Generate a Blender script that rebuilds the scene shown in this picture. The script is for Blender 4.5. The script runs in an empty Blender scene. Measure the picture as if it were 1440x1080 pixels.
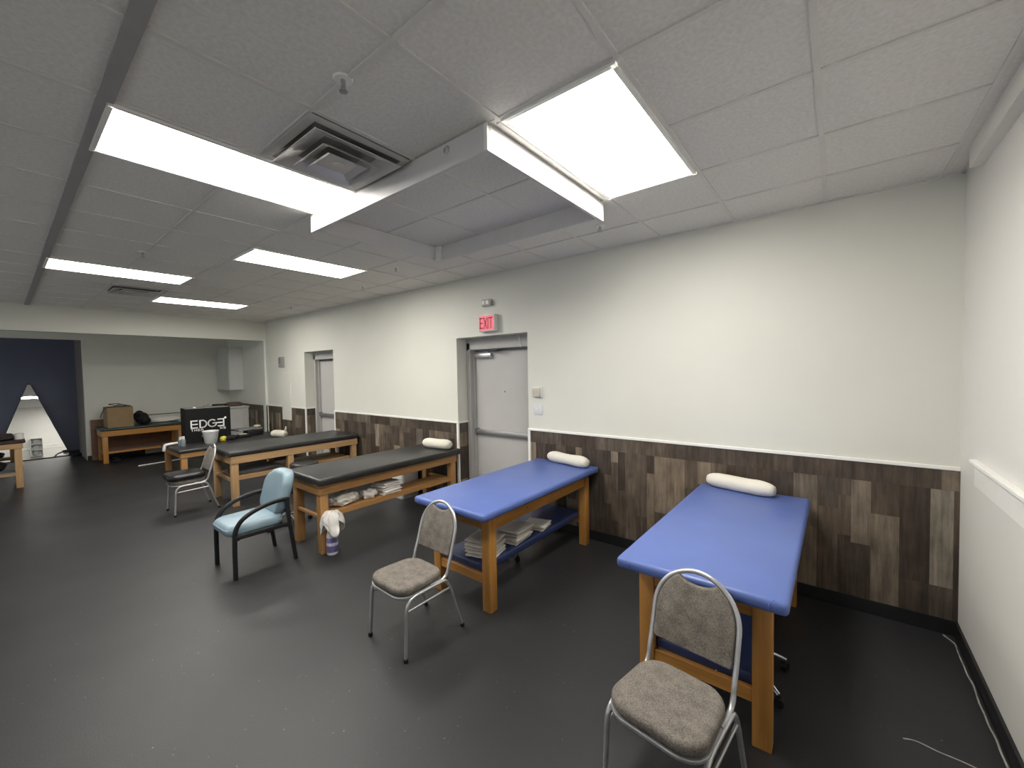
import bpy, bmesh, math, random
from mathutils import Vector, Matrix, noise
R = math.radians
sc = bpy.context.scene
col = sc.collection

# ------------------------------------------------------------------ materials
def newmat(name):
    m = bpy.data.materials.new(name); m.use_nodes = True
    nt = m.node_tree
    return m, nt, nt.nodes['Principled BSDF']

def lin(c):
    return tuple(((v/255/12.92) if v <= 10.31 else ((v/255+0.055)/1.055)**2.4) for v in c)

def setin(b, **k):
    for n, v in k.items():
        n = n.replace('_', ' ')
        if n in b.inputs: b.inputs[n].default_value = v

def mixc(nt, a, b, fac):
    n = nt.nodes.new('ShaderNodeMix'); n.data_type = 'RGBA'
    n.inputs[6].default_value = (*a, 1); n.inputs[7].default_value = (*b, 1)
    nt.links.new(fac, n.inputs[0]); return n

def objco(nt, scale=(1, 1, 1)):
    t = nt.nodes.new('ShaderNodeTexCoord'); mp = nt.nodes.new('ShaderNodeMapping')
    mp.inputs['Scale'].default_value = scale
    nt.links.new(t.outputs['Object'], mp.inputs['Vector']); return mp.outputs[0]

def noisen(nt, vec, scale, detail=3, rough=.5):
    n = nt.nodes.new('ShaderNodeTexNoise'); n.inputs['Scale'].default_value = scale
    n.inputs['Detail'].default_value = detail; n.inputs['Roughness'].default_value = rough
    nt.links.new(vec, n.inputs['Vector']); return n.outputs['Fac']

def ramp(nt, fac, a, b):
    n = nt.nodes.new('ShaderNodeMapRange'); n.inputs[1].default_value = a; n.inputs[2].default_value = b
    nt.links.new(fac, n.inputs[0]); return n.outputs[0]

def bump(nt, bs, fac, strength, dist=.002):
    n = nt.nodes.new('ShaderNodeBump'); n.inputs['Strength'].default_value = strength
    n.inputs['Distance'].default_value = dist
    nt.links.new(fac, n.inputs['Height']); nt.links.new(n.outputs[0], bs.inputs['Normal'])

def plain(name, c, rough=.5, metal=0, var=.12, nscale=6, bs=0, bscale=80, spec=.5, coat=0):
    """paint-like material with a soft procedural mottling"""
    m, nt, b = newmat(name)
    vec = objco(nt)
    f = ramp(nt, noisen(nt, vec, nscale, 4), .3, .7)
    lo = tuple(v*(1-var) for v in c); hi = tuple(min(1, v*(1+var)) for v in c)
    mx = mixc(nt, lo, hi, f); nt.links.new(mx.outputs[2], b.inputs['Base Color'])
    setin(b, Roughness=rough, Metallic=metal, Specular_IOR_Level=spec, Coat_Weight=coat)
    if bs: bump(nt, b, noisen(nt, vec, bscale, 3), bs)
    return m

def woodmat(name, c1, c2, axis, rough=.4):
    m, nt, b = newmat(name)
    s = [14, 14, 14]; s[axis] = 1.1
    vec = objco(nt, s)
    f1 = noisen(nt, vec, 1.6, 5, .6)
    s2 = [60, 60, 60]; s2[axis] = 3
    f2 = noisen(nt, objco(nt, s2), 1.5, 3)
    ad = nt.nodes.new('ShaderNodeMath'); ad.operation = 'MULTIPLY_ADD'
    nt.links.new(f2, ad.inputs[0]); ad.inputs[1].default_value = .35; nt.links.new(f1, ad.inputs[2])
    mx = mixc(nt, c1, c2, ramp(nt, ad.outputs[0], .45, .9))
    nt.links.new(mx.outputs[2], b.inputs['Base Color']); setin(b, Roughness=rough)
    bump(nt, b, f2, .15, .001)
    return m

def woodset(name, c1, c2, rough=.4):
    return [woodmat(name+'_'+'xyz'[i], c1, c2, i, rough) for i in range(3)]

M = {}
M['wall'] = plain('wall_paint', (.70, .695, .625), .55, var=.015, nscale=2, bs=.12, bscale=160)
M['wall_r'] = plain('wall_paint_right', (.74, .725, .685), .5, var=.015, nscale=2, bs=.1, bscale=160)
M['wall_far'] = plain('wall_paint_far', (.70, .70, .63), .6, var=.02, nscale=2)
M['blue_wall'] = plain('wall_paint_blue', (.118, .130, .185), .7, var=.05, nscale=2)
M['trim'] = plain('trim_paint', (.86, .85, .81), .4, var=.02)
M['tee'] = plain('tee_paint', (.70, .68, .645), .5, var=.03)
M['tee_dark'] = plain('tee_dark', (.36, .34, .34), .6, var=.05)
M['tile'] = plain('ceiling_tile', (.76, .735, .70), .9, var=.07, nscale=55, bs=.3, bscale=220)
M['board'] = plain('board_white', (.66, .645, .64), .45, var=.04, nscale=5)
M['base'] = plain('base_rubber', (.010, .010, .011), .4, var=.1)
M['door'] = plain('door_grey', (.50, .49, .475), .45, var=.03, nscale=3)
M['frame'] = plain('door_frame_grey', (.42, .41, .395), .45, var=.03, nscale=3)
M['steel'] = plain('brushed_steel', (.50, .50, .51), .35, .85, var=.06)
M['steel_d'] = plain('dark_steel', (.20, .20, .21), .4, .6, var=.06)
M['chrome'] = plain('chrome', (.75, .75, .76), .12, 1, var=.02)
M['silver'] = plain('silver_tube', (.52, .52, .53), .34, .75, var=.05)
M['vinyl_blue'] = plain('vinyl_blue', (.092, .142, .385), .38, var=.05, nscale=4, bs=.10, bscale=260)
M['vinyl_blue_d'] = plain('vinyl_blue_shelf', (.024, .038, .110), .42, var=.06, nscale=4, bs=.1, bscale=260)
M['vinyl_black'] = plain('vinyl_black', (.027, .027, .027), .36, var=.08, nscale=4, bs=.10, bscale=260)
M['vinyl_green'] = plain('vinyl_green', (.018, .045, .042), .35, var=.08)
M['sky_fabric'] = plain('sky_vinyl', (.222, .312, .365), .42, var=.06, nscale=5, bs=.08, bscale=300)
M['black'] = plain('black_plastic', (.008, .008, .009), .5, var=.1)
M['black_cloth'] = plain('black_cloth', (.012, .011, .013), .85, var=.3, nscale=20, bs=.4, bscale=60)
M['maroon_cloth'] = plain('maroon_cloth', (.045, .028, .032), .9, var=.3, nscale=12, bs=.4, bscale=50)
M['white_cloth'] = plain('white_cloth', (.80, .77, .72), .85, var=.05, nscale=12, bs=.3, bscale=120)
M['pillow'] = plain('pillow_cloth', (.69, .655, .57), .7, var=.04, nscale=8, bs=.25, bscale=40)
M['towel'] = plain('towel_cloth', (.74, .70, .63), .95, var=.07, nscale=30, bs=.5, bscale=220)
M['towel_w'] = plain('towel_white', (.84, .80, .76), .95, var=.06, nscale=30, bs=.5, bscale=220)
M['towel_grey'] = plain('towel_grey_cloth', (.47, .43, .39), .95, var=.1, nscale=20, bs=.5, bscale=220)
M['card'] = plain('cardboard', (.30, .205, .105), .8, var=.06, nscale=8)
M['card_edge'] = plain('cardboard_edge', (.20, .135, .07), .8, var=.06, nscale=8)
M['ply'] = plain('brown_board', (.20, .115, .075), .6, var=.12, nscale=9)
M['redwood'] = plain('red_wood', (.14, .055, .022), .5, var=.2, nscale=9)
M['white_lam'] = plain('white_laminate', (.62, .62, .58), .4, var=.03)
M['white_plastic'] = plain('white_plastic', (.74, .74, .72), .35, var=.03)
M['beige'] = plain('beige_plastic', (.64, .60, .50), .4, var=.03)
M['grey_plastic'] = plain('grey_plastic', (.20, .20, .195), .5, var=.05)
M['grey_mat'] = plain('grey_mat', (.20, .20, .215), .7, var=.1)
M['grey_bottle'] = plain('grey_bottle', (.17, .19, .21), .35, var=.1)
M['purple'] = plain('purple_label', (.16, .145, .32), .4, var=.35, nscale=30)
M['yellow'] = plain('yellow_plastic', (.65, .56, .06), .4, var=.1)
M['cream'] = plain('cream_plastic', (.68, .62, .40), .45, var=.05)
M['brown'] = plain('brown_leather', (.12, .08, .06), .6, var=.15)
M['paper'] = plain('paper_white', (.75, .74, .71), .7, var=.03)
M['dust'] = plain('pale_dust', (.34, .32, .30), .9, var=.4, nscale=14)
M['ink_white'] = plain('ink_white', (.85, .85, .84), .5, var=.01)
M['red'] = plain('exit_red', (.70, .03, .06), .4, var=.02)
W1 = woodset('oak_wood', (.52, .25, .062), (.37, .165, .036), .38)     # warm golden
W2 = woodset('pine_wood', (.50, .275, .105), (.36, .18, .06), .42)
W3 = woodset('pale_pine_wood', (.56, .36, .18), (.40, .24, .11), .5)

def emit(name, c, s):
    m = bpy.data.materials.new(name); m.use_nodes = True; nt = m.node_tree
    nt.nodes.clear(); e = nt.nodes.new('ShaderNodeEmission'); o = nt.nodes.new('ShaderNodeOutputMaterial')
    e.inputs[0].default_value = (*c, 1); e.inputs[1].default_value = s
    nt.links.new(e.outputs[0], o.inputs[0]); return m
M['glow'] = emit('diffuser_glow', (1.0, .965, .90), 8.5)
M['exit_glow'] = emit('exit_sign_glow', (1.0, .26, .31), .26)

def mirrormat():
    m, nt, b = newmat('mirror_glass'); setin(b, Metallic=1.0, Roughness=.01)
    b.inputs['Base Color'].default_value = (.92, .93, .91, 1); return m
M['mirror'] = mirrormat()
def panemat():
    m = bpy.data.materials.new('added_window_glass'); m.use_nodes = True; nt = m.node_tree; nt.nodes.clear()
    a = nt.nodes.new('ShaderNodeBsdfTransparent'); g = nt.nodes.new('ShaderNodeBsdfGlossy'); g.inputs['Roughness'].default_value = .02
    x = nt.nodes.new('ShaderNodeMixShader'); x.inputs[0].default_value = .06; o = nt.nodes.new('ShaderNodeOutputMaterial')
    nt.links.new(a.outputs[0], x.inputs[1]); nt.links.new(g.outputs[0], x.inputs[2]); nt.links.new(x.outputs[0], o.inputs[0]); return m
M['pane'] = panemat()

def fabricmat():
    m, nt, b = newmat('grey_upholstery')
    vec = objco(nt)
    f = noisen(nt, vec, 170, 3, .7); g = noisen(nt, vec, 18, 4)
    ad = nt.nodes.new('ShaderNodeMath'); ad.operation = 'MULTIPLY_ADD'
    nt.links.new(g, ad.inputs[0]); ad.inputs[1].default_value = .5; nt.links.new(f, ad.inputs[2])
    mx = mixc(nt, (.075, .066, .057), (.265, .237, .205), ramp(nt, ad.outputs[0], .5, 1.0))
    nt.links.new(mx.outputs[2], b.inputs['Base Color']); setin(b, Roughness=.95, Specular_IOR_Level=.2)
    bump(nt, b, f, .5, .002); return m
M['fabric'] = fabricmat()

def floormat():
    m, nt, b = newmat('rubber_floor')
    vec = objco(nt)
    big = noisen(nt, vec, .9, 4); fine = noisen(nt, vec, 120, 2)
    ad = nt.nodes.new('ShaderNodeMath'); ad.operation = 'MULTIPLY_ADD'
    nt.links.new(fine, ad.inputs[0]); ad.inputs[1].default_value = .5; nt.links.new(big, ad.inputs[2])
    base = mixc(nt, (.0160, .0160, .0180), (.0295, .0292, .0310), ramp(nt, ad.outputs[0], .45, 1.05))
    v = nt.nodes.new('ShaderNodeTexVoronoi'); v.inputs['Scale'].default_value = 32
    nt.links.new(vec, v.inputs['Vector'])
    sep = nt.nodes.new('ShaderNodeSeparateColor'); nt.links.new(v.outputs['Color'], sep.inputs[0])
    # radius of each fleck varies with the cell's random value; most cells have none
    rad = nt.nodes.new('ShaderNodeMapRange'); rad.inputs[1].default_value = .45; rad.inputs[2].default_value = 1.0
    rad.inputs[3].default_value = .0; rad.inputs[4].default_value = .10
    nt.links.new(sep.outputs[0], rad.inputs[0])
    lt = nt.nodes.new('ShaderNodeMath'); lt.operation = 'LESS_THAN'
    nt.links.new(v.outputs['Distance'], lt.inputs[0]); nt.links.new(rad.outputs[0], lt.inputs[1])
    k = nt.nodes.new('ShaderNodeMath'); k.operation = 'MULTIPLY'
    nt.links.new(lt.outputs[0], k.inputs[0]); nt.links.new(sep.outputs[1], k.inputs[1])
    mx = nt.nodes.new('ShaderNodeMix'); mx.data_type = 'RGBA'
    nt.links.new(k.outputs[0], mx.inputs[0]); nt.links.new(base.outputs[2], mx.inputs[6])
    mx.inputs[7].default_value = (.30, .29, .28, 1)
    nt.links.new(mx.outputs[2], b.inputs['Base Color'])
    r = nt.nodes.new('ShaderNodeMapRange'); r.inputs[3].default_value = .42; r.inputs[4].default_value = .54
    nt.links.new(noisen(nt, vec, 1.7, 4), r.inputs[0]); nt.links.new(r.outputs[0], b.inputs['Roughness'])
    setin(b, Specular_IOR_Level=.5)
    bump(nt, b, fine, .25, .002); return m
M['floor'] = floormat()

def plankmat():
    m, nt, b = newmat('barnwood_planks')
    at = nt.nodes.new('ShaderNodeAttribute'); at.attribute_name = 'plank'
    vec = objco(nt, (28, 28, 2.2))
    # each plank shifts its own grain
    add = nt.nodes.new('ShaderNodeVectorMath'); add.operation = 'MULTIPLY_ADD'
    nt.links.new(at.outputs['Color'], add.inputs[0]); add.inputs[1].default_value = (40, 40, 40)
    nt.links.new(vec, add.inputs[2])
    g = noisen(nt, add.outputs[0], 1.2, 6, .65)
    g2 = noisen(nt, objco(nt, (5, 5, 3)), 2.0, 4)
    sep = nt.nodes.new('ShaderNodeSeparateColor'); nt.links.new(at.outputs['Color'], sep.inputs[0])
    tone = mixc(nt, (.050, .037, .029), (.31, .258, .198), sep.outputs[0])
    warm = mixc(nt, (1.06, 1.0, .93), (.95, 1.0, 1.03), sep.outputs[1])
    mu = nt.nodes.new('ShaderNodeMix'); mu.data_type = 'RGBA'; mu.blend_type = 'MULTIPLY'; mu.inputs[0].default_value = 1
    nt.links.new(tone.outputs[2], mu.inputs[6]); nt.links.new(warm.outputs[2], mu.inputs[7])
    sc_ = nt.nodes.new('ShaderNodeMapRange'); sc_.inputs[1].default_value = .3; sc_.inputs[2].default_value = .72
    sc_.inputs[3].default_value = .55; sc_.inputs[4].default_value = 1.45; nt.links.new(g, sc_.inputs[0])
    sc2 = nt.nodes.new('ShaderNodeMapRange'); sc2.inputs[1].default_value = .3; sc2.inputs[2].default_value = .7
    sc2.inputs[3].default_value = .75; sc2.inputs[4].default_value = 1.2; nt.links.new(g2, sc2.inputs[0])
    mm = nt.nodes.new('ShaderNodeMath'); mm.operation = 'MULTIPLY'
    nt.links.new(sc_.outputs[0], mm.inputs[0]); nt.links.new(sc2.outputs[0], mm.inputs[1])
    vm = nt.nodes.new('ShaderNodeVectorMath'); vm.operation = 'SCALE'
    nt.links.new(mu.outputs[2], vm.inputs[0]); nt.links.new(mm.outputs[0], vm.inputs['Scale'])
    nt.links.new(vm.outputs[0], b.inputs['Base Color']); setin(b, Roughness=.55, Specular_IOR_Level=.35)
    bump(nt, b, g, .2, .001); return m
M['plank'] = plankmat()

# ------------------------------------------------------------------ mesh helpers
def new(): return bmesh.new()

def box(bm, x0, x1, y0, y1, z0, z1, bev=0, seg=1, mat=None):
    b = bmesh.new()
    bmesh.ops.create_cube(b, size=1)
    for v in b.verts:
        v.co = Vector(((x0+x1)/2+v.co.x*(x1-x0), (y0+y1)/2+v.co.y*(y1-y0), (z0+z1)/2+v.co.z*(z1-z0)))
    if bev: bmesh.ops.bevel(b, geom=b.edges[:], offset=bev, segments=seg, affect='EDGES', profile=.5)
    if mat is not None: b.transform(mat)
    merge(bm, b); return bm

def merge(bm, b):
    m = bpy.data.meshes.new('tmp'); b.to_mesh(m); b.free(); bm.from_mesh(m); bpy.data.meshes.remove(m)

def smooth_path(pts, n=6):
    """Catmull-Rom through the points"""
    P = [Vector(p) for p in pts]; out = []
    for i in range(len(P)-1):
        p0 = P[max(i-1, 0)]; p1 = P[i]; p2 = P[i+1]; p3 = P[min(i+2, len(P)-1)]
        for k in range(n):
            t = k/n
            out.append(.5*((2*p1)+(p2-p0)*t+(2*p0-5*p1+4*p2-p3)*t*t+(3*p1-p0-3*p2+p3)*t**3))
    out.append(P[-1]); return out

def tube(bm, pts, r, sides=10, closed=False, rx=None, up=None):
    P = [Vector(p) for p in pts]; n = len(P); rings = []
    prev = None
    for i, p in enumerate(P):
        if closed: t = (P[(i+1) % n]-P[i-1])
        else: t = (P[min(i+1, n-1)]-P[max(i-1, 0)])
        t.normalize()
        if prev is None:
            ref = Vector(up) if up else (Vector((0, 0, 1)) if abs(t.z) < .9 else Vector((1, 0, 0)))
            a = t.cross(ref).normalized()
        else:
            a = (prev-t*prev.dot(t)).normalized()
        prev = a; b = t.cross(a)
        rr = r[i] if isinstance(r, (list, tuple)) else r
        r2 = rr if rx is None else rx
        rings.append([bm.verts.new(p+a*math.cos(2*math.pi*k/sides)*rr+b*math.sin(2*math.pi*k/sides)*r2) for k in range(sides)])
    m = n if closed else n-1
    for i in range(m):
        A = rings[i]; B = rings[(i+1) % n]
        for k in range(sides):
            bm.faces.new((A[k], A[(k+1) % sides], B[(k+1) % sides], B[k]))
    if not closed:
        bm.faces.new(rings[0][::-1]); bm.faces.new(rings[-1])
    return bm

def lathe(bm, prof, n=24, cx=0, cy=0):
    rings = []
    for (r, z) in prof:
        rings.append([bm.verts.new((cx+r*math.cos(2*math.pi*k/n), cy+r*math.sin(2*math.pi*k/n), z)) for k in range(n)])
    for A, B in zip(rings, rings[1:]):
        for k in range(n): bm.faces.new((A[k], A[(k+1) % n], B[(k+1) % n], B[k]))
    bm.faces.new(rings[0][::-1]); bm.faces.new(rings[-1]); return bm

def prism(bm, outline, y0, y1, bev=0, seg=2, axis='y'):
    """outline in (x,z) extruded along y (axis 'y') or (x,y) extruded along z (axis 'z')"""
    b = bmesh.new()
    if axis == 'y': vs = [b.verts.new((x, y0, z)) for x, z in outline]
    else: vs = [b.verts.new((x, z, y0)) for x, z in outline]
    f = b.faces.new(vs)
    r = bmesh.ops.extrude_face_region(b, geom=[f])
    d = Vector((0, y1-y0, 0)) if axis == 'y' else Vector((0, 0, y1-y0))
    top = [g for g in r['geom'] if isinstance(g, bmesh.types.BMVert)]
    bmesh.ops.translate(b, verts=top, vec=d)
    bmesh.ops.recalc_face_normals(b, faces=b.faces)
    if bev:
        es = [e for e in b.edges if len(e.link_faces) == 2 and e.calc_face_angle(0) > .6 and
              (len(e.link_faces[0].verts) > 4 or len(e.link_faces[1].verts) > 4)]
        bmesh.ops.bevel(b, geom=es, offset=bev, segments=seg, affect='EDGES', profile=.5)
    merge(bm, b); return bm

def rrect(w, d, r, n=6, cx=0, cy=0):
    o = []
    for sx, sy, a0 in ((1, 1, 0), (-1, 1, 90), (-1, -1, 180), (1, -1, 270)):
        for k in range(n+1):
            a = R(a0+90*k/n); o.append((cx+sx*(w/2-r)+r*math.cos(a), cy+sy*(d/2-r)+r*math.sin(a)))
    return o

def blob(bm, sx, sy, sz, seed=0, amp=.18, freq=2.2, p=2.6, flat=True, sub=4):
    """soft lumpy bag or bundle resting on z=0"""
    b = bmesh.new(); bmesh.ops.create_icosphere(b, subdivisions=sub, radius=1)
    for v in b.verts:
        c = v.co.copy()
        k = (abs(c.x)**p+abs(c.y)**p+abs(c.z)**p)**(-1/p); c *= k
        n_ = noise.noise(c*freq+Vector((seed*3.1, seed*1.7, seed))); n2 = noise.noise(c*freq*2.7+Vector((seed, 7, seed)))
        c *= 1+amp*n_+amp*.5*n2
        v.co = Vector((c.x*sx/2, c.y*sy/2, c.z*sz/2+sz/2))
        if flat and v.co.z < 0.0: v.co.z = 0.0
    merge(bm, b); return bm

def link(name, bm, mat, parent=None, loc=None, rotz=0, smooth=True, ang=35):
    bmesh.ops.recalc_face_normals(bm, faces=bm.faces)
    me = bpy.data.meshes.new(name); bm.to_mesh(me); bm.free()
    me.materials.append(mat)
    if smooth:
        for f in me.polygons: f.use_smooth = True
        try: me.set_sharp_from_angle(angle=R(ang))
        except Exception: pass
    o = bpy.data.objects.new(name, me); col.objects.link(o)
    if parent is not None: o.parent = parent
    if loc is not None: o.location = loc
    if rotz: o.rotation_euler = (0, 0, R(rotz))
    return o

def tag(o, label, cat, group=None, kind=None):
    if label: o['label'] = label
    if cat: o['category'] = cat
    if group: o['group'] = group
    if kind: o['kind'] = kind
    return o

def thing(name, label, cat, loc=(0, 0, 0), rotz=0, group=None):
    o = bpy.data.objects.new(name, None); col.objects.link(o)
    o.empty_display_size = .1
    o.location = loc; o.rotation_euler = (0, 0, R(rotz))
    return tag(o, label, cat, group)

def struct(name, bm, mat, parent=None, smooth=False):
    o = link(name, bm, mat, parent, smooth=smooth)
    if parent is None: o['kind'] = 'structure'
    return o

def dup(root, loc, rotz=0, label=None, group=None):
    r = root.copy(); col.objects.link(r); r.location = loc; r.rotation_euler = (0, 0, R(rotz))
    if label: r['label'] = label
    if group: r['group'] = group
    def rec(src, dst):
        for ch in src.children:
            c = ch.copy(); col.objects.link(c); c.parent = dst; rec(ch, c)
    rec(root, r); return r

# ------------------------------------------------------------------ the room
WY = 3.876; WX = .634; H = 3.02; EX = -10.31; FX = -12.80; BX = -14.20; FY = -3.2
D1 = (-4.03, -2.842); D2 = (-8.45, -7.305); DT = 2.253; FRY = 4.06

bm = new(); box(bm, BX-.15, WX+.15, FY-.15, WY+.5, -.12, 0); floor = struct('floor', bm, M['floor'])
bm = new(); box(bm, BX-.15, WX+.15, FY-.15, WY+.5, H, H+.12); struct('ceiling', bm, M['tile'])

bm = new()
for x0, x1 in ((FX-.05, D2[0]), (D2[1], D1[0]), (D1[1], WX+.15)): box(bm, x0, x1, WY, WY+.5, 0, H)
for d in (D1, D2): box(bm, d[0], d[1], WY, WY+.5, DT, H)
struct('wall_back', bm, M['wall'])
bm = new(); box(bm, WX, WX+.15, FY, WY, 0, H); struct('wall_right', bm, M['wall_r'])
bm = new(); box(bm, BX, WX+.15, FY-.15, FY, 0, .35); box(bm, BX, WX+.15, FY-.15, FY, 2.75, H)
for xx in (BX, -10.6, -7.8, -5.0, -2.2, .45): box(bm, xx, xx+.2, FY-.15, FY, .35, 2.75)
struct('wall_front', bm, M['wall'])
# unseen storefront windows, added behind the camera to bring in soft fill daylight
for k, xx in enumerate((-10.4, -7.6, -4.8, -2.0)):
    x1_ = xx+(2.6 if k < 3 else 2.45)
    bm = new(); box(bm, xx, x1_, FY-.11, FY-.04, .35, .40); box(bm, xx, x1_, FY-.11, FY-.04, 2.70, 2.75); box(bm, xx, xx+.05, FY-.11, FY-.04, .40, 2.70); box(bm, x1_-.05, x1_, FY-.11, FY-.04, .40, 2.70)
    wn = struct('added_window_%d' % (k+1), bm, M['steel_d'])
    bm = new(); box(bm, xx+.05, x1_-.05, FY-.078, FY-.072, .40, 2.70); link('glass_pane', bm, M['pane'], wn, smooth=False)
    pl = bpy.data.lights.new('added_window_portal', 'AREA'); pl.shape = 'RECTANGLE'; pl.size = x1_-xx-.1; pl.size_y = 2.3; pl.cycles.is_portal = True
    po = bpy.data.objects.new('added_window_portal', pl); col.objects.link(po); po.location = ((xx+x1_)/2, FY-.16, 1.55); po.rotation_euler = (R(-90), 0, 0)
# header with its stub jamb where the room opens into the far alcove
bm = new(); box(bm, EX-.16, EX, FY, WY, 2.59, H); box(bm, EX-.16, EX, 3.832, WY, 0, 2.59)
struct('wall_left', bm, M['wall'])
# alcove back wall with its opening to the blue room
bm = new(); box(bm, FX-.14, FX, 1.155, WY, 0, H); box(bm, FX-.14, FX, FY, 1.155, 2.63, H)
struct('wall_far', bm, M['wall_far'])
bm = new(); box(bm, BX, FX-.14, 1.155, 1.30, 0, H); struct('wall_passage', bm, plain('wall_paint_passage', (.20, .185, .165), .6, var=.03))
bm = new(); box(bm, BX-.12, BX, FY, WY, 0, H); struct('wall_blue', bm, M['blue_wall'])

# ceiling tees: 2 ft x 2 ft lay-in grid hanging just under the tiles
XL = [-.0725-.6056*k for k in range(0, 17)]; YL = [.334+.6045*j for j in range(-5, 6)]
bm = new()
for x in XL+[.535]: box(bm, x-.012, x+.012, FY, WY, H-.007, H+.002)
bmx = new()
for j, y in enumerate(YL):
    if j == 5: continue
    box(bmx, EX, .535, y-.010, y+.010, H-.0065, H+.002)
o = struct('trim_1', bm, M['tee']); struct('trim_2', bmx, M['tee'])
bm = new(); box(bm, EX, .535, YL[5]-.028, YL[5]+.028, H-.012, H+.002); struct('trim_3', bm, M['tee_dark'])
bm = new()   # wall angle round the ceiling edge
box(bm, EX, WX, WY-.022, WY, H-.008, H+.002); box(bm, WX-.022, WX, FY, WY, H-.008, H+.002); box(bm, EX, EX+.022, FY, WY, H-.008, H+.002)
struct('trim_4', bm, M['tee'])

# right wall: boxed head trim and the ledge with its apron
bm = new(); box(bm, WX-.055, WX, FY, 3.47, 2.905, H); struct('trim_5', bm, M['wall_r'])
bm = new(); box(bm, WX-.035, WX, FY, 3.47, 1.225, 1.25, .006, 2); box(bm, WX-.014, WX, FY, 3.46, 1.10, 1.225, .003, 1)
struct('trim_6', bm, M['trim'])

# wainscot of barn-wood planks
def wains(name, x0, x1, z1, seed, holes=(), y=WY, th=.008, normal='y'):
    rnd = random.Random(seed)
    bm = new(); lay = bm.loops.layers.color.new('plank')
    def quad(a0, a1, b0, b1):
        if a1-a0 < .004 or b1-b0 < .004: return
        g = .0004
        if normal == 'y':
            c = [(a0+g, y-th, b0+g), (a1-g, y-th, b0+g), (a1-g, y-th, b1-g), (a0+g, y-th, b1-g)]
        else:   # facing +x, a runs along y
            c = [(y+th, a0+g, b0+g), (y+th, a1-g, b0+g), (y+th, a1-g, b1-g), (y+th, a0+g, b1-g)]
        f = bm.faces.new([bm.verts.new(p) for p in c])
        t = min(1, max(0, rnd.betavariate(1.5, 2.0))); u = rnd.random(); w = rnd.random()
        for l in f.loops: l[lay] = (t, u, w, 1)
    zt = z1-.135
    a = x0
    while a < x1:      # the lying course along the top
        b = min(x1, a+rnd.choice((.3, .42, .55, .7))); quad(a, b, zt, z1); a = b
    a = x0
    while a < x1:
        w = rnd.choice((.075, .11, .125, .15, .15)); b = min(x1, a+w)
        z = .095; first = True
        while z < zt:
            h = rnd.uniform(.12, .7) if first else rnd.choice((.3, .45, .6, .9)); first = False
            zz = min(zt, z+h)
            if zt-zz < .08: zz = zt
            quad(a, b, z, zz); z = zz
        a = b
    if holes:
        for f in list(bm.faces):
            c = f.calc_center_median()
            for (h0, h1, hz) in holes:
                if h0-.01 < c.x < h1+.01 and c.z > hz: bm.faces.remove(f); break
    # backing gives the cladding its thickness
    nf = len(bm.faces)
    if normal == 'y': box(bm, x0, x1, y-th+.001, y, .09, z1)
    else: box(bm, y, y+th-.001, x0, x1, .09, z1)
    bm.faces.ensure_lookup_table()
    for f in bm.faces[nf:]:
        for l in f.loops: l[lay] = (0, .5, .2, 1)
    return struct(name, bm, M['plank'])
RZ = 1.10
wains('trim_7', D1[1]+.03, WX, RZ, 3)
wains('trim_8', D2[1]+.03, D1[0]-.03, RZ, 8)
wains('trim_9', EX+.03, D2[0]-.03, RZ-.01, 12)
wains('trim_10', FX+.02, EX-.16, RZ-.01, 15)
wains('trim_11', WY, FRY, RZ, 21, y=D1[0], normal='x')
wains('trim_12', WY, FRY, RZ, 22, y=D2[0], normal='x')
# rails on top, corner beads at the doorways
n = 13
for x0, x1 in ((D1[1], WX), (D2[1], D1[0]), (EX, D2[0])):
    bm = new(); box(bm, x0, x1, WY-.016, WY, RZ, RZ+.026, .004, 2); struct('trim_%d' % n, bm, M['trim']); n += 1
for d in (D1, D2):
    bm = new(); box(bm, d[0], d[0]+.014, WY, FRY, RZ, RZ+.026); struct('trim_%d' % n, bm, M['trim']); n += 1
for x, s in ((D1[0], -1), (D1[1], 1), (D2[0], -1), (D2[1], 1)):
    bm = new()
    xa, xb = (x-.024, x+.010) if s < 0 else (x-.006, x+.028)
    box(bm, xa, xb, WY-.011, WY+.012, 0, RZ+.02)
    struct('trim_%d' % n, bm, M['trim']); n += 1
bm = new(); box(bm, EX-.012, EX+.012, 3.826, 3.850, 0, 2.59); box(bm, EX-.004, EX+.012, 3.82, WY-.02, 0, 1.1); struct('trim_%d' % n, bm, M['trim']); n += 1

# rubber base
bm = new(); box(bm, D1[1], WX, WY-.014, WY, 0, .10); box(bm, D2[1], D1[0], WY-.014, WY, 0, .10); box(bm, FX, D2[0], WY-.014, WY, 0, .10)
struct('baseboard_back', bm, M['base'])
bm = new(); box(bm, WX-.014, WX, FY, WY-.014, 0, .10); struct('baseboard_right', bm, M['base'])
bm = new(); box(bm, FX, FX+.014, 1.155, WY-.014, 0, .10); struct('baseboard_far', bm, M['base'])
bm = new(); box(bm, BX, BX+.014, FY, 1.155, 0, .10); struct('baseboard_blue', bm, M['base'])

# pale caulk line and scuff on the floor
rnd = random.Random(5)
pts = [(WX-.025-.008*rnd.random(), 3.84-.085*k, .004) for k in range(26)]
pts[0] = (WX-.07, 3.835, .004)
bm = new(); tube(bm, smooth_path(pts, 3), .0045, 6); link('caulk_line', bm, M['dust'], floor)
bm = new(); tube(bm, smooth_path([(.262, 2.650, .001), (.31, 2.668, .001), (.38, 2.655, .001), (.45, 2.652, .001), (.53, 2.64, .001)], 4), .004, 6, rx=.0012, up=(0, 0, 1)); link('scuff_mark', bm, M['dust'], floor)

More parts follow.
